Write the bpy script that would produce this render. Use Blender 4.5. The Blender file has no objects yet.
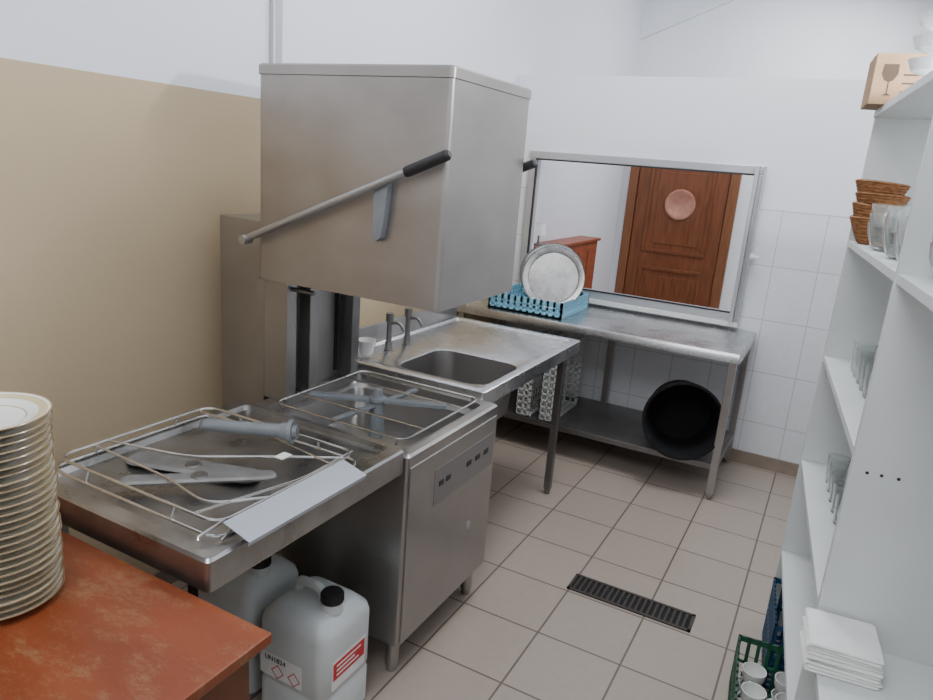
import bpy, bmesh, math, random
from mathutils import Vector, Matrix
random.seed(3)
C = bpy.context.scene.collection

# ---------------------------------------------------------------- materials
def nn(nt, t, **kw):
    n = nt.nodes.new(t)
    for k, v in kw.items():
        setattr(n, k, v)
    return n

def mat(name, col, rough=.5, metal=0., col2=None, nscale=6., stretch=(1,1,1), rvar=0., bump=0., trans=0., spec=None, lo=.35, hi=.65):
    m = bpy.data.materials.new(name); m.use_nodes = True
    nt = m.node_tree; b = nt.nodes['Principled BSDF']
    b.inputs['Base Color'].default_value = (*col, 1)
    b.inputs['Roughness'].default_value = rough
    b.inputs['Metallic'].default_value = metal
    if spec is not None: b.inputs['Specular IOR Level'].default_value = spec
    if trans: b.inputs['Transmission Weight'].default_value = trans
    tc = nn(nt, 'ShaderNodeTexCoord'); mp = nn(nt, 'ShaderNodeMapping')
    mp.inputs['Scale'].default_value = stretch
    nt.links.new(tc.outputs['Object'], mp.inputs['Vector'])
    nz = nn(nt, 'ShaderNodeTexNoise'); nz.inputs['Scale'].default_value = nscale; nz.inputs['Detail'].default_value = 5
    nt.links.new(mp.outputs[0], nz.inputs['Vector'])
    if col2 is not None:
        r = nn(nt, 'ShaderNodeValToRGB')
        r.color_ramp.elements[0].position = lo; r.color_ramp.elements[0].color = (*col, 1)
        r.color_ramp.elements[1].position = hi; r.color_ramp.elements[1].color = (*col2, 1)
        nt.links.new(nz.outputs['Fac'], r.inputs['Fac']); nt.links.new(r.outputs[0], b.inputs['Base Color'])
    if rvar:
        mr = nn(nt, 'ShaderNodeMapRange')
        mr.inputs['From Min'].default_value = .3; mr.inputs['From Max'].default_value = .7
        mr.inputs['To Min'].default_value = max(.02, rough - rvar); mr.inputs['To Max'].default_value = rough + rvar
        nt.links.new(nz.outputs['Fac'], mr.inputs[0]); nt.links.new(mr.outputs[0], b.inputs['Roughness'])
    if bump:
        bp = nn(nt, 'ShaderNodeBump'); bp.inputs['Strength'].default_value = bump; bp.inputs['Distance'].default_value = .01
        nt.links.new(nz.outputs['Fac'], bp.inputs['Height']); nt.links.new(bp.outputs[0], b.inputs['Normal'])
    return m

def tile_mat(name, axes, w, h, offx, offy, c1, c2, mortar, msize, rough, zmax=None, plain=None):
    m = bpy.data.materials.new(name); m.use_nodes = True
    nt = m.node_tree; b = nt.nodes['Principled BSDF']; L = nt.links.new
    g = nn(nt, 'ShaderNodeNewGeometry'); s = nn(nt, 'ShaderNodeSeparateXYZ'); L(g.outputs['Position'], s.inputs[0])
    c = nn(nt, 'ShaderNodeCombineXYZ')
    ax = nn(nt, 'ShaderNodeMath', operation='ADD'); ax.inputs[1].default_value = offx
    ay = nn(nt, 'ShaderNodeMath', operation='ADD'); ay.inputs[1].default_value = offy
    L(s.outputs[axes[0]], ax.inputs[0]); L(s.outputs[axes[1]], ay.inputs[0])
    L(ax.outputs[0], c.inputs[0]); L(ay.outputs[0], c.inputs[1])
    br = nn(nt, 'ShaderNodeTexBrick'); br.offset = 0.; br.squash = 1.
    br.inputs['Scale'].default_value = 1; br.inputs['Brick Width'].default_value = w; br.inputs['Row Height'].default_value = h
    br.inputs['Mortar Size'].default_value = msize; br.inputs['Mortar Smooth'].default_value = .3
    br.inputs['Color1'].default_value = (*c1, 1); br.inputs['Color2'].default_value = (*c2, 1); br.inputs['Mortar'].default_value = (*mortar, 1)
    L(c.outputs[0], br.inputs['Vector'])
    nz = nn(nt, 'ShaderNodeTexNoise'); nz.inputs['Scale'].default_value = 30; nz.inputs['Detail'].default_value = 6
    L(g.outputs['Position'], nz.inputs['Vector'])
    mx = nn(nt, 'ShaderNodeMix', data_type='RGBA', blend_type='MULTIPLY'); mx.inputs['Factor'].default_value = .12
    L(br.outputs['Color'], mx.inputs['A']); L(nz.outputs['Fac'], mx.inputs['B'])
    out = mx.outputs['Result']
    if zmax is not None:
        gt = nn(nt, 'ShaderNodeMath', operation='GREATER_THAN'); gt.inputs[1].default_value = zmax
        L(s.outputs[2], gt.inputs[0])
        m2 = nn(nt, 'ShaderNodeMix', data_type='RGBA'); L(gt.outputs[0], m2.inputs['Factor'])
        L(out, m2.inputs['A']); m2.inputs['B'].default_value = (*plain, 1); out = m2.outputs['Result']
    L(out, b.inputs['Base Color'])
    bp = nn(nt, 'ShaderNodeBump', invert=True); bp.inputs['Strength'].default_value = .25; bp.inputs['Distance'].default_value = .003
    if zmax is None:
        L(br.outputs['Fac'], bp.inputs['Height']); L(bp.outputs[0], b.inputs['Normal'])
    b.inputs['Roughness'].default_value = rough
    return m

M = {}
M['steel'] = mat('stainless_steel', (.36,.345,.33), .34, .95, (.42,.405,.39), 3., (1,1,1), .05)
M['hood'] = mat('hood_steel', (.36,.335,.31), .42, .92, (.42,.395,.37), 4., (1,1,1.5), .06)
M['steel_top'] = mat('worktop_steel', (.48,.48,.48), .27, .95, (.55,.55,.55), 5., (1,1,1), .04)
M['steel_land'] = mat('worn_worktop_steel', (.30,.295,.285), .32, .95, (.42,.41,.40), 9., (1,1,1), .09)
M['steel_arm'] = mat('dull_spray_arm_steel', (.20,.195,.19), .55, .35, (.26,.255,.25), 12., spec=.3)
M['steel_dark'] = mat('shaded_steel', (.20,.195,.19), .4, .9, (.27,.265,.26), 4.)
M['tray'] = mat('tray_metal', (.42,.41,.40), .28, .95, (.52,.51,.50), 12., (1,1,1), .06)
M['chrome'] = mat('bright_wire', (.60,.59,.57), .25, 1.)
M['alu'] = mat('brushed_aluminium', (.50,.51,.53), .4, .6)
M['lever'] = mat('lever_steel', (.42,.42,.42), .35, .85)
M['black'] = mat('black_plastic', (.012,.012,.013), .45, 0, (.02,.02,.022), 20)
M['blackhole'] = mat('dark_slot', (.02,.02,.02), .6)
M['bin'] = mat('black_bin_plastic', (.006,.006,.007), .8, spec=.3)
M['greyplastic'] = mat('grey_plastic', (.18,.195,.21), .45, 0, (.22,.235,.25), 12)
M['white'] = mat('white_laminate', (.66,.69,.68), .45, 0, (.71,.74,.73), 4)
M['whiteplastic'] = mat('white_plastic', (.66,.68,.66), .4, 0, (.74,.75,.73), 9)
M['canister'] = mat('canister_plastic', (.60,.64,.64), .42, 0, (.68,.71,.71), 6)
M['paper'] = mat('white_paper', (.82,.82,.80), .8, 0, (.88,.88,.86), 14)
M['blue'] = mat('light_blue_plastic', (.24,.56,.74), .4, 0, (.28,.61,.80), 8)
M['darkblue'] = mat('dark_blue_plastic', (.015,.06,.14), .45, 0, (.02,.09,.18), 8)
M['green'] = mat('dark_green_plastic', (.010,.085,.045), .45, 0, (.015,.12,.06), 8)
M['wicker'] = mat('wicker', (.22,.09,.03), .7, 0, (.42,.20,.08), 60, (1,1,3), 0, .6)
M['card'] = mat('cardboard', (.31,.19,.105), .8, 0, (.36,.23,.13), 10)
M['cardprint'] = mat('brown_print', (.06,.035,.02), .8)
M['ceramic'] = mat('white_ceramic', (.78,.78,.76), .2, 0, (.82,.82,.80), 5)
M['glass'] = mat('clear_glass', (.93,.96,.95), .05, 0, trans=.92)
M['frost'] = mat('milky_glass', (.82,.85,.86), .15, 0, trans=.35)
M['desk'] = mat('orange_brown_wood', (.19,.040,.012), .42, 0, (.25,.058,.018), 2.6, (1,3,1), .08)
M['deskside'] = mat('desk_side_wood', (.11,.035,.014), .5, 0, (.16,.052,.02), 5)
M['door'] = mat('varnished_door_wood', (.12,.034,.009), .4, 0, (.18,.055,.016), 7, (6,6,.7), .05)
M['doorframe'] = mat('door_frame_wood', (.16,.055,.018), .4, 0, (.20,.075,.026), 8, (6,6,.7))
M['bar'] = mat('red_brown_wood', (.24,.055,.02), .45, 0, (.30,.075,.028), 6, (1,1,4))
M['copper'] = mat('copper', (.45,.20,.14), .45, .6, (.52,.26,.19), 20)
M['red'] = mat('red_label', (.62,.02,.03), .5)
M['dark'] = mat('dark_print', (.02,.02,.02), .6)
M['upper'] = mat('white_paint', (.78,.80,.84), .85, 0, (.81,.83,.87), 2)
M['base'] = mat('baseboard_tile', (.24,.19,.15), .5, 0, (.30,.235,.19), 9)
M['rubber'] = mat('grey_tool', (.18,.20,.215), .5, 0, (.22,.245,.26), 12)
M['floor'] = tile_mat('floor_tiles', (0,1), .33, .33, .10, .04, (.435,.365,.305), (.41,.34,.285), (.15,.115,.09), .0045, .36)
M['walltile'] = tile_mat('white_wall_tiles', (0,2), .25, .33, .10, .04, (.78,.80,.83), (.77,.79,.82), (.52,.54,.56), .003, .25, 1.615, (.78,.80,.84))

def worn(m):
    nt = m.node_tree; b = nt.nodes['Principled BSDF']; L = nt.links.new
    src = b.inputs['Base Color'].links[0].from_socket
    g = nn(nt,'ShaderNodeNewGeometry'); mp = nn(nt,'ShaderNodeMapping'); mp.inputs['Scale'].default_value=(1.0,1.8,1)
    L(g.outputs['Position'], mp.inputs[0])
    nz = nn(nt,'ShaderNodeTexNoise'); nz.inputs['Scale'].default_value=4.5; nz.inputs['Detail'].default_value=14; nz.inputs['Roughness'].default_value=.9
    L(mp.outputs[0], nz.inputs['Vector'])
    r = nn(nt,'ShaderNodeValToRGB'); r.color_ramp.elements[0].position=.50; r.color_ramp.elements[0].color=(0,0,0,1)
    r.color_ramp.elements[1].position=.62; r.color_ramp.elements[1].color=(.8,.8,.8,1)
    L(nz.outputs['Fac'], r.inputs[0])
    mx = nn(nt,'ShaderNodeMix',data_type='RGBA'); L(r.outputs[0], mx.inputs['Factor']); L(src, mx.inputs['A']); mx.inputs['B'].default_value=(.29,.17,.08,1)
    L(mx.outputs['Result'], b.inputs['Base Color'])
worn(M['desk'])

def left_wall_mat():
    m = bpy.data.materials.new('beige_dado_paint'); m.use_nodes=True
    nt=m.node_tree; b=nt.nodes['Principled BSDF']; L=nt.links.new
    g=nn(nt,'ShaderNodeNewGeometry'); s=nn(nt,'ShaderNodeSeparateXYZ'); L(g.outputs['Position'],s.inputs[0])
    a=nn(nt,'ShaderNodeMath',operation='LESS_THAN'); a.inputs[1].default_value=1.93; L(s.outputs[2],a.inputs[0])
    c=nn(nt,'ShaderNodeMath',operation='LESS_THAN'); c.inputs[1].default_value=4.62; L(s.outputs[1],c.inputs[0])
    mu=nn(nt,'ShaderNodeMath',operation='MULTIPLY'); L(a.outputs[0],mu.inputs[0]); L(c.outputs[0],mu.inputs[1])
    nz=nn(nt,'ShaderNodeTexNoise'); nz.inputs['Scale'].default_value=2.5; L(g.outputs['Position'],nz.inputs['Vector'])
    bg=nn(nt,'ShaderNodeMix',data_type='RGBA'); L(nz.outputs['Fac'],bg.inputs['Factor'])
    bg.inputs['A'].default_value=(.50,.39,.25,1); bg.inputs['B'].default_value=(.54,.425,.28,1)
    mx=nn(nt,'ShaderNodeMix',data_type='RGBA'); L(mu.outputs[0],mx.inputs['Factor'])
    mx.inputs['A'].default_value=(.77,.79,.85,1); L(bg.outputs['Result'],mx.inputs['B'])
    L(mx.outputs['Result'],b.inputs['Base Color']); b.inputs['Roughness'].default_value=.7
    return m
M['leftwall']=left_wall_mat()

def plate_mat():
    m=bpy.data.materials.new('gold_rimmed_china'); m.use_nodes=True
    nt=m.node_tree; b=nt.nodes['Principled BSDF']; L=nt.links.new
    tc=nn(nt,'ShaderNodeTexCoord'); s=nn(nt,'ShaderNodeSeparateXYZ'); L(tc.outputs['Object'],s.inputs[0])
    c=nn(nt,'ShaderNodeCombineXYZ'); L(s.outputs[0],c.inputs[0]); L(s.outputs[1],c.inputs[1])
    ln=nn(nt,'ShaderNodeVectorMath',operation='LENGTH'); L(c.outputs[0],ln.inputs[0])
    r=nn(nt,'ShaderNodeValToRGB'); cr=r.color_ramp; cr.interpolation='CONSTANT'
    cr.elements[0].position=0; cr.elements[0].color=(.80,.80,.78,1)
    cr.elements[1].position=.60; cr.elements[1].color=(.42,.29,.12,1)
    for p,cc in ((.62,(.80,.80,.76,1)),(.80,(.62,.52,.32,1)),(.93,(.80,.80,.76,1)),(.975,(.34,.24,.12,1))):
        e=cr.elements.new(p); e.color=cc
    d=nn(nt,'ShaderNodeMath',operation='DIVIDE'); d.inputs[1].default_value=.118; L(ln.outputs['Value'],d.inputs[0])
    L(d.outputs[0],r.inputs[0]); L(r.outputs[0],b.inputs['Base Color']); b.inputs['Roughness'].default_value=.2
    return m
M['plate']=plate_mat()

# ---------------------------------------------------------------- builders
def empty(name, loc, label, cat, rot=0., group=None):
    o = bpy.data.objects.new(name, None); o.empty_display_size=.1
    o.location = loc; o.rotation_euler = (0,0,rot); C.objects.link(o)
    o['label']=label; o['category']=cat
    if group: o['group']=group
    return o

def fin(bm, name, m, parent=None, local=False, label=None, cat=None, kind=None, group=None, bevel=0., smooth=False, origin=None, seg=2, sharp=40):
    bmesh.ops.recalc_face_normals(bm, faces=bm.faces[:])
    if origin is None:
        xs=[v.co for v in bm.verts]
        origin=Vector([(min(c[i] for c in xs)+max(c[i] for c in xs))/2 for i in range(3)])
    origin=Vector(origin)
    bmesh.ops.translate(bm, verts=bm.verts[:], vec=-origin)
    me=bpy.data.meshes.new(name); bm.to_mesh(me); bm.free()
    if smooth:
        for p in me.polygons: p.use_smooth=True
        try: me.set_sharp_from_angle(angle=math.radians(sharp))
        except Exception: pass
    me.materials.append(M[m] if isinstance(m,str) else m)
    o=bpy.data.objects.new(name, me)
    C.objects.link(o)
    if parent is not None:
        o.parent=parent
        o.location = origin if local else origin-parent.location
    else:
        o.location=origin
    if bevel:
        md=o.modifiers.new('bevel','BEVEL'); md.width=bevel; md.segments=seg; md.limit_method='ANGLE'; md.angle_limit=math.radians(50)
    if label: o['label']=label
    if cat: o['category']=cat
    if kind: o['kind']=kind
    if group: o['group']=group
    return o

def box(bm, x0,x1,y0,y1,z0,z1, mtx=None):
    vs=[bm.verts.new((x,y,z)) for x in (x0,x1) for y in (y0,y1) for z in (z0,z1)]
    for f in ((0,1,3,2),(4,6,7,5),(0,4,5,1),(2,3,7,6),(0,2,6,4),(1,5,7,3)):
        bm.faces.new([vs[i] for i in f])
    if mtx is not None: bmesh.ops.transform(bm, matrix=mtx, verts=vs)
    return vs

def cyl(bm, p1, p2, r1, r2=None, n=20):
    p1=Vector(p1); p2=Vector(p2); r2=r1 if r2 is None else r2
    d=(p2-p1); L=d.length
    q=d.to_track_quat('Z','Y').to_matrix().to_4x4()
    mtx=Matrix.Translation((p1+p2)/2)@q
    bmesh.ops.create_cone(bm, cap_ends=True, segments=n, radius1=r1, radius2=r2, depth=L, matrix=mtx)

def tube(bm, pts, r, n=8, closed=False):
    pts=[Vector(p) for p in pts]; rings=[]
    N=len(pts); up=None
    for i,p in enumerate(pts):
        if closed: t=(pts[(i+1)%N]-pts[i-1]).normalized()
        else:
            a=pts[max(i-1,0)]; b=pts[min(i+1,N-1)]; t=(b-a).normalized()
        if up is None:
            up=Vector((0,0,1)) if abs(t.z)<.9 else Vector((1,0,0))
        u=(up-t*up.dot(t)).normalized(); up=u
        v=t.cross(u)
        rings.append([bm.verts.new(p+u*r*math.cos(2*math.pi*k/n)+v*r*math.sin(2*math.pi*k/n)) for k in range(n)])
    rng=range(N if closed else N-1)
    for i in rng:
        A=rings[i];B=rings[(i+1)%N]
        for k in range(n):
            bm.faces.new((A[k],A[(k+1)%n],B[(k+1)%n],B[k]))
    if not closed:
        bm.faces.new(rings[0]); bm.faces.new(rings[-1])

def rpath(corners, rad, closed=False, n=5):
    P=[Vector(c) for c in corners]; out=[]; N=len(P)
    for i in range(N):
        if not closed and i in (0,N-1): out.append(P[i]); continue
        a=P[i-1];b=P[i];c=P[(i+1)%N]
        da=(a-b); dc=(c-b); r=min(rad, da.length*.45, dc.length*.45)
        s=b+da.normalized()*r; e=b+dc.normalized()*r
        for k in range(n+1):
            t=k/n; out.append(s*(1-t)**2+b*2*t*(1-t)+e*t*t)
    return out

def lathe(bm, prof, n=40, mtx=None, close=True):
    rings=[]; allv=[]
    for r,z in prof:
        if r<1e-5:
            v=bm.verts.new((0,0,z)); rings.append([v]*n); allv.append(v)
        else:
            rg=[bm.verts.new((r*math.cos(2*math.pi*k/n), r*math.sin(2*math.pi*k/n), z)) for k in range(n)]
            rings.append(rg); allv+=rg
    for A,B in zip(rings,rings[1:]):
        for k in range(n):
            vs=[A[k],A[(k+1)%n],B[(k+1)%n],B[k]]
            u=[]
            for v in vs:
                if v not in u: u.append(v)
            if len(u)>2:
                try: bm.faces.new(u)
                except ValueError: pass
    if mtx is not None: bmesh.ops.transform(bm, matrix=mtx, verts=allv)

def rr(x0,x1,y0,y1,r,z,n=5):
    out=[]; r=max(r,.0005)
    for cx,cy,a0 in ((x1-r,y1-r,0),(x0+r,y1-r,90),(x0+r,y0+r,180),(x1-r,y0+r,270)):
        for k in range(n+1):
            a=math.radians(a0+90*k/n); out.append((cx+r*math.cos(a),cy+r*math.sin(a),z))
    return out

def loops(bm, Ls, cap0=False, cap1=True):
    R=[[bm.verts.new(p) for p in L] for L in Ls]
    n=len(R[0])
    for A,B in zip(R,R[1:]):
        for k in range(n): bm.faces.new((A[k],A[(k+1)%n],B[(k+1)%n],B[k]))
    if cap0: bm.faces.new(R[0])
    if cap1: bm.faces.new(R[-1])

def nb(): return bmesh.new()

def text_mesh(s, size, name, m, parent, mtx):
    cu=bpy.data.curves.new(name,'FONT'); cu.body=s; cu.size=size; cu.align_x='CENTER'; cu.align_y='CENTER'; cu.extrude=.0004
    t=bpy.data.objects.new(name+'_tmp',cu); C.objects.link(t)
    dg=bpy.context.evaluated_depsgraph_get()
    me=bpy.data.meshes.new_from_object(t.evaluated_get(dg))
    bpy.data.objects.remove(t)
    bm=nb(); bm.from_mesh(me); bmesh.ops.transform(bm, matrix=mtx, verts=bm.verts[:])
    return fin(bm,name,m,parent)

# ---------------------------------------------------------------- room
XL=-2.15; YB=4.62; HC=4.5
bm=nb(); box(bm,XL-.1,4.,-1.3,7.5,-.1,0); fin(bm,'floor','floor',kind='structure')
bm=nb(); box(bm,XL-.12,XL,-1.3,7.4,0,HC); fin(bm,'wall_left','leftwall',kind='structure')
WX0,WX1,WZ0,WZ1=-1.98,-.50,.935,1.84
bm=nb()
box(bm,XL,WX0,YB,YB+.15,0,2.35); box(bm,WX1,.4,YB,YB+.15,0,2.35)
box(bm,WX0,WX1,YB,YB+.15,0,WZ0); box(bm,WX0,WX1,YB,YB+.15,WZ1,2.35)
fin(bm,'wall_back','walltile',kind='structure')
ph=math.radians(5.6)
A=Vector((.90,-1.3)); B=Vector((.30,4.62))
bm=nb()
n_=Vector((.992,.1))*.1
vs=[]
for z in (0,HC):
    for p in (A,B,B+n_,A+n_): vs.append(bm.verts.new((p.x,p.y,z)))
for f in ((0,1,2,3),(4,7,6,5),(0,4,5,1),(1,5,6,2),(2,6,7,3),(3,7,4,0)): bm.faces.new([vs[i] for i in f])
fin(bm,'wall_right','upper',kind='structure')
bm=nb(); box(bm,XL-.1,1.05,-1.4,-1.3,0,HC); fin(bm,'wall_front','upper',kind='structure')
bm=nb(); box(bm,XL-.1,4.,7.4,7.5,0,HC); fin(bm,'wall_far','upper',kind='structure')
bm=nb(); box(bm,4.,4.1,4.6,7.5,0,HC); fin(bm,'wall_side','upper',kind='structure')
bm=nb(); box(bm,XL-.1,4.1,-1.4,7.5,HC,HC+.1); fin(bm,'ceiling','upper',kind='structure')
bm=nb()
P=[(XL,3.05),(1.2,4.40),(1.2,4.43),(XL,3.08)]
f1=[bm.verts.new((a,7.36,b)) for a,b in P]; f2=[bm.verts.new((a,7.4,b)) for a,b in P]
bm.faces.new(f1); bm.faces.new(f2)
for k in range(4): bm.faces.new((f1[k],f1[(k+1)%4],f2[(k+1)%4],f2[k]))
fin(bm,'trim_2','upper',kind='structure')
bm=nb(); box(bm,XL,.30,YB-.012,YB,0,.085); fin(bm,'baseboard_back','base',kind='structure')
bm=nb(); box(bm,XL,XL+.012,.0,YB-.012,0,.085); fin(bm,'baseboard_left','base',kind='structure')
bm=nb(); box(bm,XL,XL+.025,2.25,2.30,1.95,HC); fin(bm,'trim_1','alu',kind='structure',bevel=.004)

wf=bpy.data.objects.new('window_1',None); wf.location=((WX0+WX1)/2,YB,WZ0); C.objects.link(wf); wf['kind']='structure'
bm=nb(); y0,y1=YB-.03,YB+.06; t=.05
box(bm,WX0-.02,WX1+.02,y0,y1,WZ0-.02,WZ0+t-.02); box(bm,WX0-.02,WX1+.02,y0,y1,WZ1-t+.02,WZ1+.02)
box(bm,WX0-.02,WX0+t-.02,y0,y1,WZ0+t-.02,WZ1-t+.02); box(bm,WX1-t+.02,WX1+.02,y0,y1,WZ0+t-.02,WZ1-t+.02)
fin(bm,'frame','alu',wf,bevel=.004)
bm=nb(); a0,a1,b0,b1=WX0+.03,WX1-.03,WZ0+.03,WZ1-.03; t=.008
box(bm,a0,a1,y0-.004,y0+.02,b0,b0+t); box(bm,a0,a1,y0-.004,y0+.02,b1-t,b1)
box(bm,a0,a0+t,y0-.004,y0+.02,b0,b1); box(bm,a1-t,a1,y0-.004,y0+.02,b0,b1)
fin(bm,'gasket','black',wf)
bm=nb(); box(bm,WX0-.02,WX1+.02,y0-.03,y0+.01,WZ0-.05,WZ0-.02); fin(bm,'sill','whiteplastic',wf,bevel=.003)
bm=nb(); box(bm,WX1-.035,WX1-.012,y0-.05,y0,WZ0-.02,WZ1+.02); box(bm,WX1+.012,WX1+.022,y0-.035,y0,WZ0-.02,WZ1+.02); fin(bm,'sash','alu',wf,bevel=.003)
bm=nb(); box(bm,WX1+.02,WX1+.04,y0-.04,y0,1.31,1.35); box(bm,WX1+.02,WX1+.075,y0-.05,y0-.035,1.32,1.34); fin(bm,'handle','whiteplastic',wf,bevel=.004)

dr=bpy.data.objects.new('door_1',None); dr.location=(-1.52,7.38,0); C.objects.link(dr); dr['kind']='structure'
bm=nb(); box(bm,-2.06,-1.97,7.33,7.4,0,2.12); box(bm,-1.07,-.98,7.33,7.4,0,2.12); box(bm,-1.97,-1.07,7.33,7.4,2.03,2.12); fin(bm,'frame','doorframe',dr,bevel=.006)
bm=nb(); box(bm,-1.965,-1.075,7.355,7.395,.01,2.02)
for (x0,x1,z0,z1) in ((-1.84,-1.20,.15,.85),(-1.84,-1.20,1.0,1.9)):
    w=.035
    box(bm,x0,x1,7.34,7.356,z0,z0+w); box(bm,x0,x1,7.34,7.356,z1-w,z1); box(bm,x0,x0+w,7.34,7.356,z0+w,z1-w); box(bm,x1-w,x1,7.34,7.356,z0+w,z1-w)
    box(bm,x0+.09,x1-.09,7.348,7.356,z0+.09,z1-.09)
fin(bm,'leaf','door',dr,bevel=.005)
bm=nb(); lathe(bm,[(0,.0),(.15,.0),(.15,.012),(.13,.016),(.115,.008),(0,.010)],40,Matrix.Translation((-1.51,7.345,1.50))@Matrix.Rotation(math.radians(90),4,'X'))
fin(bm,'round_plaque','copper',dr,smooth=True)
cb=empty('counter',(-2.03,5.6,0),'red-brown wooden counter along the wall of the next room','counter')
bm=nb(); box(bm,-2.14,-1.97,4.95,6.25,0,1.15)
for i in range(5): box(bm,-1.97,-1.962,5.0+i*.25,5.22+i*.25,.1,1.08)
fin(bm,'body','bar',cb,bevel=.004)
bm=nb(); box(bm,-2.145,-1.95,4.92,6.28,1.15,1.175); fin(bm,'countertop','bar',cb,bevel=.005)
lp=empty('table_lamp',(-2.05,5.02,1.176),'small lamp with dark base and pale shade on the counter','lamp')
bm=nb(); lathe(bm,[(0,0),(.04,0),(.04,.012),(.008,.02),(.008,.10),(0,.10)],24,Matrix.Translation((-2.05,5.02,1.176))); fin(bm,'base','steel_dark',lp,smooth=True)
bm=nb(); lathe(bm,[(.055,.08),(.042,.17),(.040,.17),(.053,.08),(.055,.08)],28,Matrix.Translation((-2.05,5.02,1.176))); fin(bm,'lamp_shade','paper',lp,smooth=True)

fd=empty('floor_drain',(-.51,2.68,0),'long black slotted metal drain grate set in the tiled floor','drain')
x0,x1,y0,y1=-.77,-.245,2.615,2.745
bm=nb(); box(bm,x0,x1,y0,y0+.014,0.0005,.006); box(bm,x0,x1,y1-.014,y1,0.0005,.006); box(bm,x0,x0+.012,y0,y1,0.0005,.006); box(bm,x1-.012,x1,y0,y1,0.0005,.006)
x=x0+.022
while x<x1-.02:
    box(bm,x,x+.010,y0+.01,y1-.01,.0005,.0055); x+=.0245
fin(bm,'grate',mat('grate_iron',(.055,.045,.038),.5,.3),fd)
bm=nb(); box(bm,x0+.01,x1-.01,y0+.01,y1-.01,.0002,.0012); fin(bm,'channel',mat('drain_dark',(.004,.004,.004),.8),fd)

# ---------------------------------------------------------------- dishwasher
dw=empty('hood_dishwasher',(-1.42,2.05,0),'stainless steel pass-through dishwasher with its hood raised','dishwasher')
bx0,bx1,by0,by1=-1.78,-1.07,1.735,2.385
bm=nb()
loops(bm,[rr(bx0,bx1,by0,by1,.012,.14),rr(bx0,bx1,by0,by1,.012,.835),rr(bx0+.008,bx1-.008,by0+.008,by1-.008,.012,.843),
          rr(bx0+.06,bx1-.045,by0+.05,by1-.05,.03,.843),rr(bx0+.065,bx1-.05,by0+.055,by1-.055,.03,.815),
          rr(bx0+.09,bx1-.08,by0+.085,by1-.085,.04,.80),rr(bx0+.12,bx1-.11,by0+.11,by1-.11,.05,.70)],cap0=True)
fin(bm,'body','steel',dw,bevel=.0,smooth=True)
for (x,y) in ((bx0+.05,by0+.05),(bx1-.05,by0+.05),(bx0+.05,by1-.05),(bx1-.05,by1-.05)):
    bm=nb(); cyl(bm,(x,y,.03),(x,y,.14),.024); cyl(bm,(x,y,0),(x,y,.03),.018,.022); fin(bm,'leg','steel',dw,smooth=True)
bm=nb(); box(bm,bx1,bx1+.005,by0+.012,by1-.012,.15,.80); fin(bm,'front_panel','steel',dw,bevel=.003)
bm=nb(); box(bm,bx1+.005,bx1+.0062,by0+.17,by1-.03,.60,.735); fin(bm,'control_panel',mat('panel_film',(.27,.26,.255),.4,.6),dw)
for yy,w in ((by0+.20,.03),(by0+.25,.03),(by0+.40,.035),(by0+.47,.035),(by0+.54,.035)):
    bm=nb(); box(bm,bx1+.0062,bx1+.0085,yy,yy+w,.665,.685); fin(bm,'button','black',dw,bevel=.001)
bm=nb(); cyl(bm,(bx1+.005,by0+.46,.40),(bx1+.0065,by0+.46,.40),.016); fin(bm,'badge','alu',dw)
bm=nb(); box(bm,-1.80,-1.765,1.87,2.385,.843,1.50); fin(bm,'back_panel','steel',dw,bevel=.002)
bm=nb(); box(bm,-1.80,-1.69,1.863,1.876,.843,1.60); fin(bm,'side_panel','steel',dw,bevel=.002)
bm=nb(); box(bm,-1.835,-1.80,1.863,1.90,.843,1.288); fin(bm,'side_filler','steel',dw,bevel=.001)
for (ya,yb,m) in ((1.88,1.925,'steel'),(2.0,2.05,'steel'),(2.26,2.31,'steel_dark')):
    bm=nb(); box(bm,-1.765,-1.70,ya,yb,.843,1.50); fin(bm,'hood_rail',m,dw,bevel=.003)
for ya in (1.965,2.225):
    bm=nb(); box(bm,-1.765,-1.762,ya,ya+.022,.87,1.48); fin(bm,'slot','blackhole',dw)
bm=nb(); box(bm,-2.06,-1.835,1.90,2.37,.12,1.49); fin(bm,'rear_housing','steel',dw,bevel=.004)
hx0,hx1,hy0,hy1=-1.815,-1.067,1.85,2.41
bm=nb()
o=0.012; zb=1.292
loops(bm,[rr(hx0+o,hx1-o,hy0+o,hy1-o,.012,1.95),rr(hx0+o,hx1-o,hy0+o,hy1-o,.012,zb),rr(hx0,hx1,hy0,hy1,.016,zb),
          rr(hx0,hx1,hy0,hy1,.016,1.978),rr(hx0-.004,hx1+.004,hy0-.004,hy1+.004,.016,1.980),rr(hx0-.004,hx1+.004,hy0-.004,hy1+.004,.016,2.008),rr(hx0+.003,hx1-.003,hy0+.003,hy1-.003,.014,2.014)],cap0=True,cap1=True)
fin(bm,'hood','hood',dw,smooth=True)
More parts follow.
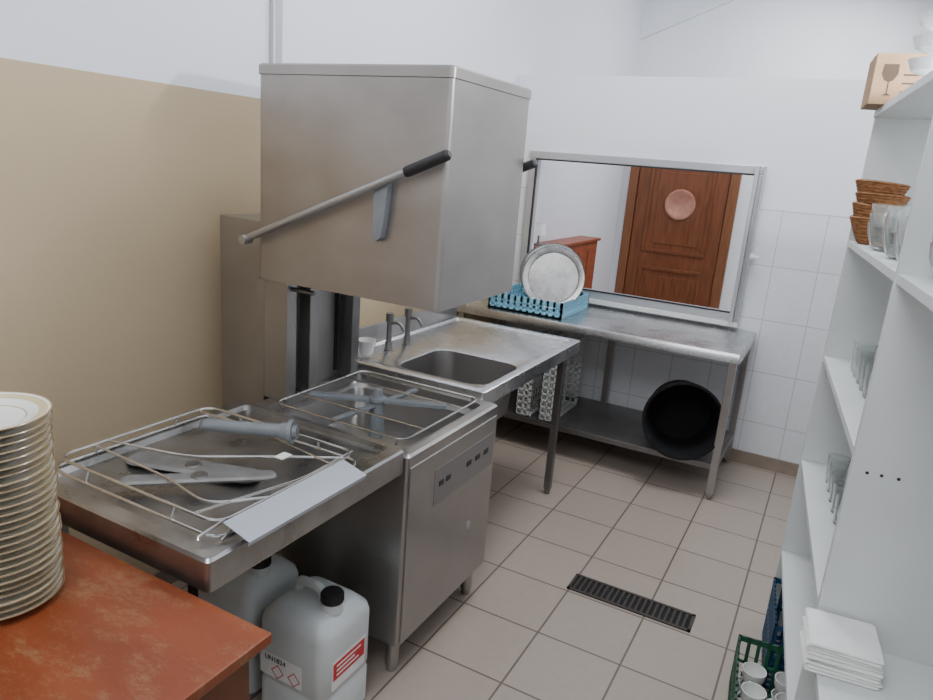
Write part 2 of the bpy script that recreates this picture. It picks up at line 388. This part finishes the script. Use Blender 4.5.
for side,yy in ((-1,hy0-.04),(1,hy1+.04)):
    bm=nb(); pa=Vector((-1.84,yy,1.43)); pb=Vector((-1.045,yy,1.765)); g=pa.lerp(pb,.83)
    cyl(bm,pa,g,.0125); cyl(bm,(-1.835,yy-.02,1.43),(-1.835,yy+.02,1.43),.016)
    fin(bm,'lever','lever',dw,smooth=True)
    bm=nb(); cyl(bm,g,pb,.0165); cyl(bm,pb,pb+(pb-pa).normalized()*.008,.0165,.010); cyl(bm,g-(pb-pa).normalized()*.006,g,.015,.0165); fin(bm,'grip','black',dw,smooth=True)
    bm=nb(); xb=-1.285
    prof=[(xb-.022,1.655),(xb+.030,1.685),(xb+.026,1.60),(xb+.012,1.50),(xb-.006,1.485),(xb-.020,1.50)]
    w=.006
    f1=[bm.verts.new((a,yy+side*-.014-w,b)) for a,b in prof]; f2=[bm.verts.new((a,(hy0 if side<0 else hy1),b)) for a,b in prof]
    bm.faces.new(f1); bm.faces.new(f2)
    for k in range(len(prof)): bm.faces.new((f1[k],f1[(k+1)%len(prof)],f2[(k+1)%len(prof)],f2[k]))
    fin(bm,'bracket','greyplastic',dw,bevel=.003)
bm=nb(); cyl(bm,(-1.70,1.90,1.262),(-1.60,1.90,1.262),.008); fin(bm,'stop_pin','steel_dark',dw)
wc=Vector((-1.42,2.06,.86))
bm=nb()
cyl(bm,wc+Vector((0,0,-.14)),wc+Vector((0,0,.015)),.03,.026); lathe(bm,[(0,.05),(.016,.05),(.02,.02),(.034,.015),(.034,.0),(0,0)],24,Matrix.Translation(wc))
for a in (25,205):
    R=Matrix.Translation(wc+Vector((0,0,.004)))@Matrix.Rotation(math.radians(a),4,'Z')
    box(bm,.02,.26,-.018,.018,-.008,.008,R)
for a in (115,295,):
    R=Matrix.Translation(wc+Vector((0,0,-.012)))@Matrix.Rotation(math.radians(a-30),4,'Z')
    box(bm,.02,.24,-.012,.012,-.006,.006,R)
fin(bm,'wash_arm','rubber',dw,bevel=.003)
bm=nb(); z=.862; a0,a1,c0,c1=-1.69,-1.13,1.80,2.33
tube(bm,rpath([(a0,c0,z),(a1,c0,z),(a1,c1,z),(a0,c1,z)],.04,True),.004,closed=True)
tube(bm,[(a0,c0+.13,z),(a1,c0+.13,z)],.004); tube(bm,[(a0,c1-.13,z),(a1,c1-.13,z)],.004)
for (x,y) in ((a0+.03,c0),(a1-.03,c0),(a0+.03,c1),(a1-.03,c1)): tube(bm,[(x,y,z),(x,y,.838)],.004)
fin(bm,'rack_guide','chrome',dw,smooth=True)

# ---------------------------------------------------------------- landing table
lt=empty('landing_table',(-1.42,1.34,0),'worn stainless steel landing table with raised rim beside the dishwasher','table')
lx0,lx1,ly0,ly1=-1.78,-1.08,.95,1.732
bm=nb()
loops(bm,[rr(lx0+.004,lx1-.004,ly0+.004,ly1-.002,.012,.785),rr(lx0,lx1,ly0,ly1,.014,.795),rr(lx0,lx1,ly0,ly1,.014,.862),rr(lx0+.006,lx1-.006,ly0+.006,ly1-.004,.012,.869),
  rr(lx0+.045,lx1-.045,ly0+.045,ly1-.02,.02,.869),rr(lx0+.052,lx1-.052,ly0+.052,ly1-.022,.02,.852),rr(lx0+.16,lx1-.16,ly0+.16,ly1-.12,.05,.842)],cap0=True)
fin(bm,'tabletop','steel_land',lt,smooth=True)
for (x,y) in ((lx0+.06,ly0+.06),(lx1-.10,ly0+.06)):
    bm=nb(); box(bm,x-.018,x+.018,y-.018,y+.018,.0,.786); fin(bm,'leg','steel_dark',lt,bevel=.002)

wr=empty('wire_rack_frame',(-1.43,1.29,.87),'bent stainless wire frame lying on the landing table','rack')
bm=nb(); a0,a1,c0,c1=-1.75,-1.125,1.02,1.56
for z,ins in ((.8735,.0),(.905,.012)):
    tube(bm,rpath([(a0+ins,c0+ins,z),(a1-ins,c0+ins,z),(a1-ins,c1-ins,z),(a0+ins,c1-ins,z)],.05,True),.0042,closed=True)
for (x,y,dx,dy) in ((a0,1.15,1,0),(a0,1.42,1,0),(a1,1.15,-1,0),(a1,1.42,-1,0),(-1.6,c0,0,1),(-1.28,c0,0,1),(-1.6,c1,0,-1),(-1.28,c1,0,-1)):
    tube(bm,[(x,y,.8735),(x+dx*.012,y+dy*.012,.905)],.0038)
fin(bm,'outer_frame','chrome',wr,smooth=True)
bm=nb()
tube(bm,rpath([(a0+.012,1.18,.905),(-1.5,1.26,.892),(-1.3,1.42,.892),(a1-.012,1.50,.905)],.05),.0034)
tube(bm,rpath([(a0+.012,1.14,.905),(-1.45,1.14,.892),(-1.25,1.10,.892),(a1-.012,1.2,.905)],.05),.0034)
tube(bm,rpath([(a0+.012,1.50,.905),(-1.45,1.52,.890),(a1-.012,1.44,.905)],.05),.0034)
tube(bm,rpath([(-1.22,c0+.012,.905),(-1.2,1.2,.892),(-1.16,1.35,.892),(-1.15,c1-.012,.905)],.05),.0034)
fin(bm,'cross_wire','chrome',wr,smooth=True)
bm=nb(); tube(bm,[(-1.14,1.055,.905),(-1.155,.99,.885),(-1.15,.985,.879)],.004); fin(bm,'hook','chrome',wr,smooth=True)
bm=nb(); tube(bm,[(-1.12,1.1,.905),(-1.115,1.02,.876)],.004); fin(bm,'hook','chrome',wr,smooth=True)

def spray(cx,cy,zb,ang,ln,w,lab):
    wa=empty('spray_arm',(cx,cy,zb-.006),lab,'spray arm',group='loose spray arms on the landing table')
    bm=nb()
    R=Matrix.Translation((cx,cy,zb))@Matrix.Rotation(math.radians(ang),4,'Z')
    loops(bm,[rr(-ln,ln,-w*.85,w*.85,w*.8,-.004),rr(-ln,ln,-w,w,w*.9,.003),rr(-ln+.008,ln-.008,-w*.75,w*.75,w*.6,.009)],cap0=True)
    bmesh.ops.transform(bm,matrix=R,verts=bm.verts[:])
    fin(bm,'blade','steel_arm',wa,smooth=True,sharp=20)
    bm=nb(); cyl(bm,(cx,cy,zb+.006),(cx,cy,zb+.014),.024,.02); fin(bm,'hub','steel_dark',wa,smooth=True)
    return wa
spray(-1.50,1.275,.853,18,.20,.046,'broad dull steel spray arm lying loose under the wire frame')
spray(-1.40,1.21,.873,43,.20,.026,'narrow dull steel spray arm lying across the broader one')
bm=nb(); box(bm,-1.285,-1.255,1.37,1.41,.911,.914)
fin(bm,'paper_tag','paper',label='small white paper tag resting on the wire frame',cat='tag')

ov=empty('overflow_pipe',(-1.44,1.44,.92),'grey plastic overflow pipe with round flange lying on the wire frame','pipe')
pa=Vector((-1.575,1.385,.931)); pb=Vector((-1.335,1.495,.936)); d=(pb-pa).normalized()
bm=nb(); cyl(bm,pa,pb,.018,.022); cyl(bm,pa-d*.012,pa,.012,.02); fin(bm,'tube','rubber',ov,smooth=True)
bm=nb(); cyl(bm,pb-d*.006,pb+d*.006,.036,.036,28); cyl(bm,pb+d*.006,pb+d*.018,.022,.02,24); cyl(bm,pb-d*.03,pb-d*.006,.026,.03,24); fin(bm,'flange','greyplastic',ov,smooth=True)

ms=nb(); R=Matrix.Translation((-1.125,1.25,.9105))@Matrix.Rotation(math.radians(16),4,'Y')
box(ms,0,.085,-.215,.225,0,.002,R); box(ms,.083,.085,-.215,.225,-.010,.0,R)
fin(ms,'metal_strip',mat('pale_strip',(.45,.48,.53),.4,.3),label='pale flat metal strip laid along the table rim',cat='strip')

# ---------------------------------------------------------------- sink table
st=empty('sink_table',(-1.53,3.0,0),'stainless steel sink table with one square bowl','sink')
sx0,sx1,sy0,sy1=-1.93,-1.14,2.39,3.54
bm=nb()
loops(bm,[rr(sx0,sx1,sy0,sy1,.01,.805),rr(sx0,sx1,sy0,sy1,.012,.868),rr(sx0+.008,sx1-.008,sy0+.008,sy1-.008,.012,.874),rr(sx0+.04,sx1-.035,sy0+.03,sy1-.035,.02,.874),
   rr(sx0+.05,sx1-.042,sy0+.04,sy1-.045,.02,.862),rr(-1.65,-1.19,2.48,2.91,.09,.860),rr(-1.64,-1.20,2.49,2.90,.08,.855)],cap1=False)
fin(bm,'tabletop','steel_top',st,smooth=True)
bm=nb()
loops(bm,[rr(-1.64,-1.20,2.49,2.90,.08,.855),rr(-1.635,-1.205,2.495,2.895,.08,.80),rr(-1.62,-1.22,2.51,2.88,.08,.64),rr(-1.58,-1.26,2.55,2.84,.06,.62)])
fin(bm,'sink_bowl','steel',st,smooth=True)
bm=nb(); box(bm,sx0,sx0+.02,sy0,sy1,.87,.96); fin(bm,'splashback','steel',st,bevel=.003)
for (x,y) in ((sx1-.05,sy1-.12),(sx0+.05,sy1-.12)):
    bm=nb(); box(bm,x-.018,x+.018,y-.018,y+.018,.03,.806); cyl(bm,(x,y,0),(x,y,.03),.014,.018); fin(bm,'leg','steel_dark',st,bevel=.002)
bm=nb(); box(bm,sx0+.05,sx1-.05,sy1-.13,sy1-.11,.77,.80); fin(bm,'cross_rail','steel_dark',st)
for yy in (2.68,2.84):
    bm=nb(); cyl(bm,(-1.80,yy,.862),(-1.80,yy,.90),.022,.018); cyl(bm,(-1.80,yy,.90),(-1.80,yy,1.03),.013); cyl(bm,(-1.80,yy,1.0),(-1.80,yy,1.04),.019)
    tube(bm,rpath([(-1.80,yy,.99),(-1.75,yy+.01,1.0),(-1.73,yy+.02,.96)],.03),.008,10)
    fin(bm,'tap','steel_dark',st,smooth=True)
bm=nb(); lathe(bm,[(0,0),(.025,0),(.03,.01),(.045,.07),(.042,.07),(.028,.012),(0,.008)],28)
o=fin(bm,'cup','ceramic',label='small white cup on the sink table',cat='cup',origin=(0,0,0),smooth=True); o.location=(-1.80,2.50,.8745)

# ---------------------------------------------------------------- work table at the back
wt=empty('work_table',(-1.2,4.25,0),'long stainless steel work table with lower shelf against tiled wall','table')
tx0,tx1,ty0,ty1=-2.13,-.365,3.90,4.60
bm=nb()
loops(bm,[rr(tx0,tx1,ty0,ty1,.004,.815),rr(tx0,tx1,ty0,ty1,.006,.860),rr(tx0+.005,tx1-.005,ty0+.005,ty1,.006,.866)],cap0=True)
fin(bm,'tabletop','steel_top',wt,smooth=True)
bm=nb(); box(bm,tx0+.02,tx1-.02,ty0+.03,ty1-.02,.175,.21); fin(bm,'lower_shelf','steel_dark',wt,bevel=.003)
for x in (tx0+.05,-1.25,tx1-.035):
    for y in (ty0+.035,ty1-.04):
        if x==-1.25 and y<4.2: continue
        bm=nb(); box(bm,x-.02,x+.02,y-.02,y+.02,.03,.816); cyl(bm,(x,y,0),(x,y,.03),.014,.018); fin(bm,'leg','steel',wt,bevel=.002)

def crate_mesh(w,d,h,t=.006,pitch=.04,rim=.018,b=None):
    bm=nb(); x=w/2;y=d/2; b=b or t
    for z0,z1 in ((0,rim*.6),(h-rim,h),(h*.5-rim*.25,h*.5+rim*.25)):
        box(bm,-x,x,-y,-y+t,z0,z1); box(bm,-x,x,y-t,y,z0,z1); box(bm,-x,-x+t,-y,y,z0,z1); box(bm,x-t,x,-y,y,z0,z1)
    n=int(w/pitch)
    for i in range(n+1):
        px=-x+i*(w-b)/n
        box(bm,px,px+b,-y,-y+t,0,h); box(bm,px,px+b,y-t,y,0,h); box(bm,px,px+b*.8,-y,y,0,t)
    n=int(d/pitch)
    for i in range(n+1):
        py=-y+i*(d-b)/n
        box(bm,-x,-x+t,py,py+b,0,h); box(bm,x-t,x,py,py+b,0,h); box(bm,-x,x,py,py+b*.8,0,t)
    return bm

bm=crate_mesh(.50,.50,.10,.010,.045,.034,.016)
o=fin(bm,'dish_rack','blue',label='light blue plastic dish rack on the work table holding round trays',cat='dish rack',origin=(0,0,0)); o.location=(-1.67,4.22,.867)
def tray(loc,rot,r,lab):
    bm=nb(); lathe(bm,[(0,0),(r*.80,0),(r*.83,.006),(r*.98,.010),(r,.015),(r*.995,.018),(r*.975,.014),(r*.83,.011),(r*.815,.010),(r*.79,.0035),(r*.5,.003),(0,.003)],64)
    o=fin(bm,'serving_tray','tray',label=lab,cat='tray',origin=(0,0,0),smooth=True,group='round trays in the blue rack',sharp=15); o.location=loc; o.rotation_euler=rot
    return o
tray((-1.57,4.16,1.085),(math.radians(76),0,math.radians(22)),.198,'round stainless steel tray standing upright in the blue rack')
tray((-1.60,4.22,1.09),(math.radians(76),0,math.radians(24)),.205,'round shiny tray leaning behind another tray in the rack')
tray((-1.64,4.28,1.085),(math.radians(76),0,math.radians(26)),.200,'round shiny tray leaning behind another tray in the rack')

for i,xx in enumerate((-1.60,-1.44)):
    bm=crate_mesh(.48,.46,.10,.007,.042,.02,.011)
    o=fin(bm,'dish_rack','whiteplastic',label='white plastic dish rack standing on edge on the lower shelf',cat='dish rack',origin=(0,0,0),group='white racks under the work table')
    o.rotation_euler=(0,math.radians(90),0); o.location=(xx-.05,4.17,.211+.24)

bm=nb(); k=1.08; lathe(bm,[(0,0),(.165*k,0),(.172*k,.01),(.196*k,.33),(.208*k,.332),(.208*k,.350),(.196*k,.350),(.186*k,.33),(.162*k,.02),(0,.015)],56)
o=fin(bm,'waste_bin','bin',label='black round plastic bin lying on its side on the lower shelf',cat='bin',origin=(0,0,0),smooth=True)
o.rotation_euler=(math.radians(90-7),0,math.radians(14)); o.location=(-.685,4.22,.393)

# ---------------------------------------------------------------- desk with plates
dk=empty('desk',(-1.45,.5,0),'orange-brown wooden desk with worn scratched top','desk')
bm=nb(); box(bm,-2.12,-.875,.12,.93,.765,.79); fin(bm,'desktop','desk',dk,bevel=.003)
for x in (-2.10,-.93):
    bm=nb(); box(bm,x,x+.022,.15,.90,0,.765); fin(bm,'side_panel','deskside',dk,bevel=.002)
bm=nb(); box(bm,-2.078,-.93,.87,.888,.35,.765); fin(bm,'modesty_panel','deskside',dk,bevel=.002)
def plate_me():
    R=.118
    bm=nb(); lathe(bm,[(0,.003),(.055,.003),(.058,0),(.066,0),(.070,.004),(.092,.011),(R,.019),(R+.0008,.0205),(R,.022),(.092,.0145),(.073,.008),(.068,.0065),(0,.0065)],72)
    return bm
pl=None
for i in range(26):
    px=-1.416+random.uniform(-.003,.003); py=.70+random.uniform(-.003,.003); pz=.7905+i*.0158
    if pl is None:
        pl=fin(plate_me(),'dinner_plate','plate',label='white china plate with gold rim in tall stack',cat='plate',origin=(0,0,0),smooth=True,group='stack of gold-rimmed plates on the desk'); o=pl
    else:
        o=pl.copy(); C.objects.link(o)
    o.location=(px,py,pz)

# ---------------------------------------------------------------- canisters
def canister(cx,cy,label,detail):
    r=empty('canister',(cx,cy,0),label,'canister',group='white detergent canisters under the landing table')
    w,d=.13,.125
    def R(i,z,rad=.035): return rr(cx-w+i,cx+w-i,cy-d+i,cy+d-i,rad,z,6)
    bm=nb(); loops(bm,[R(.012,.0),R(0,.012),R(0,.13),R(.005,.14),R(.005,.15),R(0,.16),R(0,.345),R(.006,.370),R(.03,.398,.04),R(.05,.408,.04)],cap0=True)
    fin(bm,'body','canister',r,smooth=True)
    bm=nb(); tube(bm,rpath([(cx-.075,cy,.405),(cx-.07,cy,.438),(cx+.01,cy,.445),(cx+.03,cy,.405)],.03),.0155,12); fin(bm,'handle','canister',r,smooth=True)
    bm=nb(); cyl(bm,(cx+.075,cy-.02,.400),(cx+.075,cy-.02,.440),.034,.030,28); fin(bm,'neck','canister',r,smooth=True)
    bm=nb(); cyl(bm,(cx+.075,cy-.02,.432),(cx+.075,cy-.02,.462),.034,.032,32)
    for k in range(24):
        a=2*math.pi*k/24; c=Vector((cx+.075+.034*math.cos(a),cy-.02+.034*math.sin(a),.434)); cyl(bm,c,c+Vector((0,0,.024)),.002,n=6)
    fin(bm,'cap','black',r,smooth=True)
    if detail:
        xf=cx+w+.0006; yf=cy-d-.0006
        bm=nb(); box(bm,xf-.001,xf,cy-.08,cy+.085,.165,.27); fin(bm,'label','paper',r)
        bm=nb(); box(bm,xf,xf+.0006,cy-.075,cy+.08,.20,.26); fin(bm,'label_band','red',r)
        for k2,(a,b) in enumerate(((-.06,.06),(-.06,.03),(-.06,.05))):
            bm=nb(); box(bm,xf+.0006,xf+.001,cy+a,cy+b,.243-k2*.016,.249-k2*.016)
            fin(bm,'label_print','paper',r)
        bm=nb(); box(bm,cx-.115,cx+.05,yf,yf+.001,.165,.245); fin(bm,'label','paper',r)
        for k2,(dx,dz) in enumerate(((.035,.190),(-.03,.190))):
            bm=nb(); Q=Matrix.Translation((cx-.015+dx,yf-.0006,dz))@Matrix.Rotation(math.radians(45),4,'Y')
            s=.018
            for q in ((-s,s,s-.003,s),(-s,s,-s,-s+.003),(-s,-s+.003,-s,s),(s-.003,s,-s,s)): box(bm,q[0],q[1],0,.0006,q[2],q[3],Q)
            fin(bm,'hazard_symbol','red',r)
        text_mesh('UN1824',.024,'label_text','dark',r,Matrix.Translation((cx-.055,yf-.0008,.229))@Matrix.Rotation(math.radians(90),4,'X'))
    return r
canister(-1.235,1.51,'white plastic canister with black cap and red label',True)
canister(-1.55,1.53,'white plastic canister pushed back under the landing table',False)

# ---------------------------------------------------------------- shelving
O=Vector((.012,2.853,0))
sh=empty('shelving_unit',O,'tall white laminate shelving unit with open bays','shelving',rot=ph)
D=.34; TH=.022
def W(x,y,z):
    c,s=math.cos(ph),math.sin(ph)
    return Vector((O.x+x*c-y*s,O.y+x*s+y*c,z))
ups=[0,-1.04,-2.08]
for y in ups:
    bm=nb(); box(bm,0,D,y-TH,y,0,2.0); fin(bm,'upright','white',sh,local=True,bevel=.001)
for z in (.36,.75,1.165,1.587):
    bm=nb(); box(bm,.002,D,ups[1],ups[0]-TH,z-TH,z); fin(bm,'shelf','white',sh,local=True,bevel=.001)
ZN=.672
for z in (.36,ZN,1.587):
    bm=nb(); box(bm,.002,D,ups[2],ups[1]-TH,z-TH,z); fin(bm,'shelf','white',sh,local=True,bevel=.001)
bm=nb(); box(bm,-.004,D,ups[2]-TH,ups[0],2.0,2.0+TH); fin(bm,'top_board','white',sh,local=True,bevel=.001)
for xx in (.035,.065,.10):
    bm=nb(); cyl(bm,(xx,ups[1]-TH-.0008,1.12),(xx,ups[1]-TH+.001,1.12),.004,n=12)
    fin(bm,'screw_hole','blackhole',sh,local=True)

ZT=2.0+TH+.0005
cbx=empty('cardboard_box',W(.02,-.12,ZT),'brown cardboard glassware box with wine glass print','box',rot=ph)
bm=nb(); box(bm,-.07,.065,-.09,.10,0,.150); fin(bm,'carton','card',cbx,local=True,bevel=.003)
bm=nb(); box(bm,-.0705,.0655,-.012,.012,.150,.1506); fin(bm,'packing_tape',mat('packing_tape',(.30,.2,.12),.35),cbx,local=True)
bm2=nb()
P=[(-.028,.135),(.018,.135),(.020,.105),(.008,.085),(-.003,.080),(-.003,.045),(.010,.038),(-.020,.038),(-.007,.045),(-.007,.080),(-.020,.085),(-.031,.105)]
vs=[bm2.verts.new((a*.9-.02,-.0908,b*.95-.01)) for a,b in P]; bm2.faces.new(vs)
fin(bm2,'printed_wine_glass','cardprint',cbx,local=True)
for k in range(3):
    bm2=nb(); box(bm2,.012,.055,-.0908,-.0903,.035+k*.025,.040+k*.025)
    fin(bm2,'printed_line','cardprint',cbx,local=True)

def coupe():
    bm=nb(); lathe(bm,[(0,0),(.035,0),(.036,.004),(.008,.008),(.006,.03),(.02,.036),(.052,.05),(.064,.078),(.061,.078),(.049,.053),(.018,.041),(0,.039)],40)
    return bm
cp=None
for (x,y,z) in ((.055,-.56,0),(.055,-.56,.0555),(.055,-.56,.111),(.20,-.56,0),(.20,-.56,.0555),(.13,-.80,0),(.13,-.80,.0555),(.13,-.80,.111)):
    if cp is None: cp=fin(coupe(),'dessert_coupe','frost',label='footed milky glass dessert coupe stacked on top of the shelving',cat='glass',origin=(0,0,0),smooth=True,group='dessert coupes on the shelving top'); o=cp
    else: o=cp.copy(); C.objects.link(o)
    o.location=W(x,y,ZT+z)

ZS=1.5875
def basket():
    bm=nb(); q=.70; prof=[(0,0),(.055*q,0)]
    for k in range(1,9):
        z=k*.010; r=(.055+.055*(k/8)**.8)*q; prof+= [(r+.003,z-.002),(r,z)]
    prof+=[(.118*q,.084),(.108*q,.089),(.100*q,.082),(.052*q,.008),(0,.008)]
    lathe(bm,prof,44); return bm
bk=None
for i in range(4):
    if bk is None: bk=fin(basket(),'wicker_basket','wicker',label='small round brown wicker bread basket in nested stack',cat='basket',origin=(0,0,0),smooth=True,group='nested wicker baskets on the shelf'); o=bk
    else: o=bk.copy(); C.objects.link(o)
    o.location=W(.050+random.uniform(-.008,.008),-.14,ZS+i*.038); o.rotation_euler=(random.uniform(-.1,.1)*(i>0),random.uniform(-.15,.1)*(i>0),i*.7)
def gbowl():
    bm=nb(); lathe(bm,[(0,0),(.030,0),(.045,.01),(.060,.05),(.064,.080),(.061,.080),(.057,.05),(.042,.014),(0,.006)],44); return bm
gb=None
for (x,y,z) in ((.066,-.40,0),(.066,-.40,.028),(.066,-.40,.056),(.23,-.42,0),(.23,-.42,.028),(.085,-1.20,0),(.085,-1.20,.028),(.085,-1.20,.056),(.085,-1.20,.084),(.072,-.66,0),(.072,-.66,.028),(.072,-.66,.056),(.072,-.86,0),(.072,-.86,.028)):
    if gb is None: gb=fin(gbowl(),'glass_bowl','glass',label='clear glass bowl in nested stack on the shelf',cat='bowl',origin=(0,0,0),smooth=True,group='clear glass bowls on the shelf'); o=gb
    else: o=gb.copy(); C.objects.link(o)
    o.location=W(x,y,ZS+z)
def tumbler():
    bm=nb(); lathe(bm,[(0,0),(.028,0),(.030,.004),(.036,.10),(.034,.10),(.027,.01),(0,.008)],32); return bm
tb=None
for (x,y,z) in [(.10+.08*a,-.20-.085*b,zz) for zz in (1.1655,.7505) for a in range(3) for b in range(8)]:
    if tb is None: tb=fin(tumbler(),'drinking_glass','glass',label='clear drinking glass standing on the white shelf',cat='glass',origin=(0,0,0),smooth=True,group='drinking glasses on the shelves'); o=tb
    else: o=tb.copy(); C.objects.link(o)
    o.location=W(x,y,z)
np_=None
for i in range(9):
    if np_ is None:
        bm=nb(); s=.075; loops(bm,[rr(-s,s,-s,s,.006,0),rr(-s-.003,s+.003,-s-.003,s+.003,.006,.004),rr(-s,s,-s,s,.006,.008)],cap0=True)
        np_=fin(bm,'paper_napkin','paper',label='folded white paper napkin in a stack on the shelf',cat='napkin',origin=(0,0,0),group='stack of white napkins'); o=np_
    else: o=np_.copy(); C.objects.link(o)
    o.location=W(.052+random.uniform(-.003,.003),-1.15+random.uniform(-.003,.003),ZN+.0005+i*.0082); o.rotation_euler=(0,0,ph+random.uniform(-.04,.04))

bm=crate_mesh(.34,.50,.20,.007,.034,.02,.012)
gcr=fin(bm,'crate','green',label='dark green plastic crate on the floor holding white cups',cat='crate',origin=(0,0,0)); gcr.location=(.13,2.18,.001); gcr.rotation_euler=(0,0,ph)
bm=crate_mesh(.28,.34,.26,.007,.034,.02,.014)
bcr=fin(bm,'crate','darkblue',label='dark blue plastic crate on the floor behind the green crate',cat='crate',origin=(0,0,0)); bcr.location=(.165,2.63,.001); bcr.rotation_euler=(0,0,ph)
def cup():
    bm=nb(); lathe(bm,[(0,0),(.022,0),(.026,.006),(.038,.035),(.040,.062),(.037,.062),(.035,.036),(.022,.01),(0,.008)],28)
    tube(bm,rpath([(.036,0,.05),(.060,0,.05),(.060,0,.02),(.033,0,.022)],.015),.004,8); return bm
cu=None
for i in range(24):
    gx=-.105+ (i%3)*.105; gy=-.165+((i//3)%4)*.11; gz=.008+(i//12)*.068
    if cu is None: cu=fin(cup(),'cup','ceramic',label='white ceramic cup in the green crate',cat='cup',origin=(0,0,0),smooth=True,group='white cups in the green crate'); o=cu
    else: o=cu.copy(); C.objects.link(o)
    c,s=math.cos(ph),math.sin(ph)
    o.location=(.13+gx*c-gy*s,2.18+gx*s+gy*c,gz); o.rotation_euler=(0,0,random.uniform(0,6.28))

# ---------------------------------------------------------------- lights
def area(name,loc,target,size,power,col=(1,1,1)):
    l=bpy.data.lights.new(name,'AREA'); l.shape='SQUARE'; l.size=size; l.energy=power; l.color=col
    o=bpy.data.objects.new(name,l); C.objects.link(o); o.location=loc
    o.rotation_euler=(Vector(target)-Vector(loc)).to_track_quat('-Z','Y').to_euler()
l=bpy.data.lights.new('wall_light','POINT'); l.energy=64; l.shadow_soft_size=.03; l.color=(.96,.98,1)
o=bpy.data.objects.new('wall_light',l); C.objects.link(o); o.location=(.45,2.10,2.27)
area('ceiling_lamp_near',(-.5,-.2,3.4),(-.9,1.6,.5),1.2,46,(.96,.98,1))
area('ceiling_lamp_far',(-.2,6.2,3.5),(-1.,6.2,0),.8,66,(.95,.97,1))
area('ceiling_lamp_centre',(-.7,3.2,3.6),(-.9,3.4,0),1.0,46,(.95,.97,1))
w=bpy.data.worlds.new('world'); bpy.context.scene.world=w; w.use_nodes=True
w.node_tree.nodes['Background'].inputs[0].default_value=(.8,.88,1,1); w.node_tree.nodes['Background'].inputs[1].default_value=.4

# ---------------------------------------------------------------- camera
cam=bpy.data.cameras.new('camera'); cam.sensor_width=36; cam.lens=700/933*36; cam.clip_start=.02
co=bpy.data.objects.new('camera',cam); C.objects.link(co); bpy.context.scene.camera=co
yaw=math.radians(27.3); th=math.radians(15.0); ro=math.radians(4.55)
R_=Vector((math.cos(yaw),math.sin(yaw),0)); Fh=Vector((-math.sin(yaw),math.cos(yaw),0))
F=Fh*math.cos(th)+Vector((0,0,-math.sin(th))); Dn=-Fh*math.sin(th)+Vector((0,0,-math.cos(th)))
cx=R_*math.cos(ro)-Dn*math.sin(ro); cy=-(R_*math.sin(ro)+Dn*math.cos(ro)); cz=-F
m=Matrix((cx,cy,cz)).transposed().to_4x4(); m.translation=(0,0,1.75)
co.matrix_world=m
